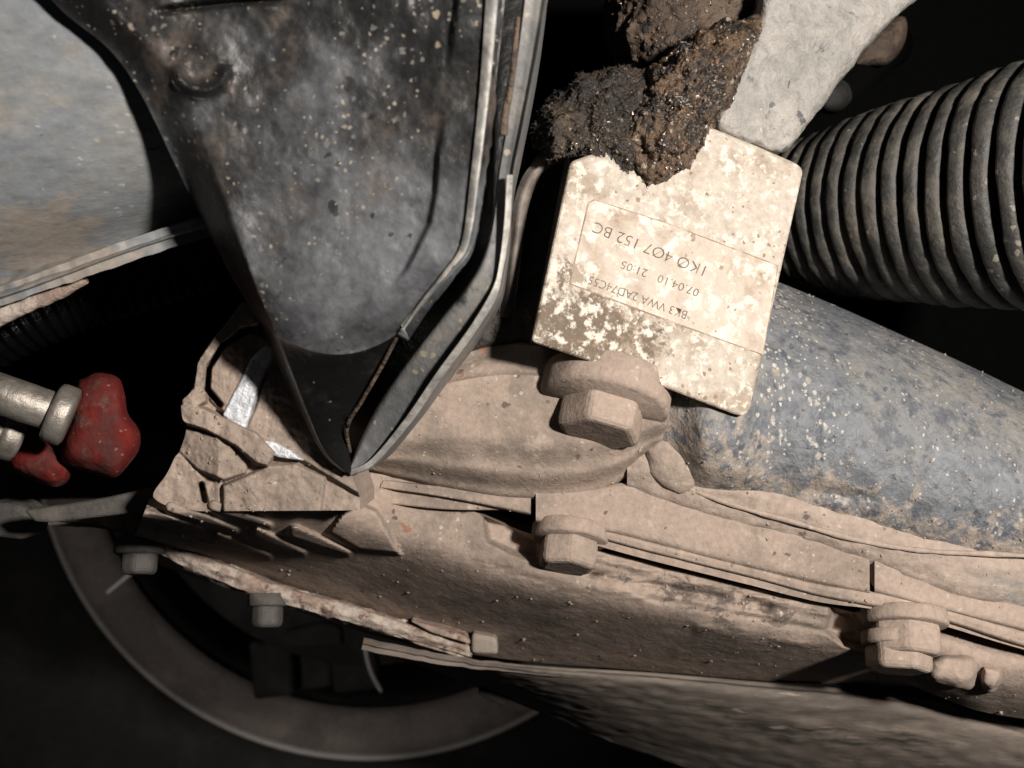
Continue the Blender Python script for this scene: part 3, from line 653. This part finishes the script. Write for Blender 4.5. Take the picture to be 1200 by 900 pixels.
def skirt(u, v):
    b0 = front(u, 1.0)
    lft = cr([(302, 374), (345, 468), (376, 528), (398, 550), (410, 556)], v); rgt = cr([(470, 388), (448, 430), (420, 475), (404, 502), (412, 545)], v)
    px = lft[0] + (rgt[0] - lft[0]) * u; py = lft[1] + (rgt[1] - lft[1]) * u
    py += 34 * 4 * u * (1 - u) * (1 - v) ** 2
    return px, py, b0[2] * (1 - v) ** 3 + (.1670 + .0135 * sm(.13, 0, u) * (1 - v)) * (1 - (1 - v) ** 3) + .0002 + .0185 * v ** .8 + .002 * math.sin(math.pi * u) * v * (1 - v) * -2
grid('folded_skirt', skirt, 60, 60, M['gloss'], bk, solid=.0018)
tube('slot_lip', [(468, 389, .1672), (448, 428, .1715), (424, 470, .1765), (407, 500, .1800), (410, 530, .1850)], .00035, M['rustdark'], bk, n=10, steps=40)
OUT = [(646, -50), (638, 10), (626, 80), (612, 150), (601, 205), (598, 260), (592, 310), (584, 344), (558, 388), (520, 440), (480, 498), (440, 545), (412, 557)]
INN = [(618, -50), (611, 10), (602, 80), (592, 150), (583, 205), (576, 260), (566, 300), (548, 334), (515, 375), (476, 425), (446, 470), (425, 510), (410, 548)]
def rfY(u, v): return lerp_tab([(0, .1545), (.55, .1660), (1, .1870)], u) + lerp_tab([(0, .0022), (.10, .0012), (.45, .0012), (.8, .0009), (1, .0)], v)
strip('rear_flange', INN, OUT, rfY, M['rflange'], bk, nu=120, nv=16, walls=.026)
RB = [(x - 1.5, y) for x, y in RE]
grid('plate_return', lambda u, v: (lambda q: (q[0] - 2, q[1], q[2] + .0012 + .024 * u))(front(1, v)), 8, 100, M['gloss'], bk, solid=.0012)
INE = [(x - (7 if y > 170 else 5), y - (0 if y < 340 else 5)) for x, y in OUT]
strip('rear_edge', INE[4:], OUT[4:], lambda u, v: rfY(.34 + .66 * u, .9) - .0006 + .0008 * v ** 2, M['edge'], bk, nu=90, nv=6, solid=.0006)
plate('slot_floor', [(560, -50), (650, -50), (630, 80), (606, 205), (590, 330), (520, 430), (440, 530), (410, 540), (400, 500), (470, 390), (540, 290), (560, 150)], .196, .002, M['gloss'], bk, bevel=0)
pebble('glint_bead', [(405, 492), (408, 489), (410, 494), (409, 501), (406, 502), (404, 497)], .1800, .0010, M['gloss'], bk, nr=14, na=20)  # glossy bead added to make the glint at the slot's lower end
tube('spall_scar', [(607, 20, .1570), (600, 90, .1590), (592, 135, .1606), (590, 158, .1612)], lambda t: .0004 + .0003 * t, M['rustdark'], bk, n=8, steps=30)

# ------------------------------------------------------------------ black ribbed hose, pins and red rubber boots at the left
hs = thing('black_hose', 'glossy black ribbed hose in the dark gap under the grey arm', 'hose', P(80, 400, .23))
tube('ribbed_sleeve', [(-60, 404, .232), (40, 356, .234), (120, 330, .238), (220, 300, .244), (330, 270, .252)], lambda t: .0100 + .0004 * math.sin(t * 190), M['hose'], hs, n=28, steps=240)
def pin(a, b, r, cw, label, clabel):
    t = thing('steel_pin', label, 'pin', P(*a), 'steel pins plugged into the red boots')
    A_, B_ = P(*a), P(*b)
    lathe('shank', A_, B_, [(0, r), (.97, r), (1, r * .9)], M['steel'], t, n=40)
    d = (B_ - A_).normalized()
    lathe('collar', B_ - d * .0012, B_ + d * .0030, [(0, r * 1.30), (.12, r * 1.5), (.3, r * 1.55), (.75, r * 1.55), (.9, r * 1.5), (1, r * 1.25)], M['steel'], t, n=44)
pin((-70, 437, .187), (66, 484, .194), .0039, .004, 'dirty steel pin with a collar plugged into the larger red boot', '')
pin((-60, 487, .196), (6, 508, .202), .0034, .004, 'dirty steel pin with a collar plugged into the smaller red boot', '')
rb = thing('red_boot', 'larger faded red rubber boot with dusty lower edge beside the pin', 'rubber boot', P(120, 560, .24), 'red rubber boots on the steel pins')
pebble('boot_body', [(92, 446), (114, 437), (138, 443), (146, 462), (150, 486), (164, 506), (163, 526), (150, 545), (134, 560), (110, 555), (84, 547), (72, 538), (74, 515), (82, 490), (84, 466)], .2060, .0090, M['red'], rb, nr=50, na=90, flat=.42, amp=.0002, sc=200)
rb = thing('red_boot', 'smaller dark red rubber boot half hidden behind the larger one', 'rubber boot', P(50, 570, .25), 'red rubber boots on the steel pins')
pebble('boot_body', [(14, 515), (30, 508), (56, 520), (80, 540), (84, 556), (66, 570), (38, 562), (12, 550), (8, 532)], .2120, .0080, M['red'], rb, nr=50, na=90, flat=.55, amp=.0004, sc=200)

# ------------------------------------------------------------------ dried dirt crumbs caught on the casting and arm
def crumb(c, nrm, V, F):
    r = random.choice((.00012, .00016, .00022, .0003, .00045)) * random.uniform(.7, 1.3); k = len(V)
    rot = Matrix.Rotation(random.uniform(0, 6.28), 3, Vector((random.random(), random.random(), 1)))
    for d in ((1, 0, 0), (-1, 0, 0), (0, 1, 0), (0, -1, 0), (0, 0, 1), (0, 0, -1)): V.append(c + rot @ Vector(d) * r * random.uniform(.5, 1.4))
    for f in ((0, 2, 4), (2, 1, 4), (1, 3, 4), (3, 0, 4), (2, 0, 5), (1, 2, 5), (3, 1, 5), (0, 3, 5)): F.append(tuple(k + i for i in f))
for root, names, cnt in ((kn, ('housing', 'arm_boss', 'ledge_plate', 'ledge_lip', 'ear', 'end_boss'), 170), (arm, ('arm_seam_flange', 'arm_tube'), 260)):
    V = []; F = []
    for ch in root.children:
        if ch.name.split('.')[0] in names:
            v_, f_ = scatter(ch, int(cnt * min(1.5, sum(p.area for p in ch.data.polygons) / .004)), crumb); k = len(V); V += v_; F += [tuple(i + k for i in f) for f in f_]
    obj('dirt_crumbs', V, F, M['dust'], root, smooth=False, kind='stuff')
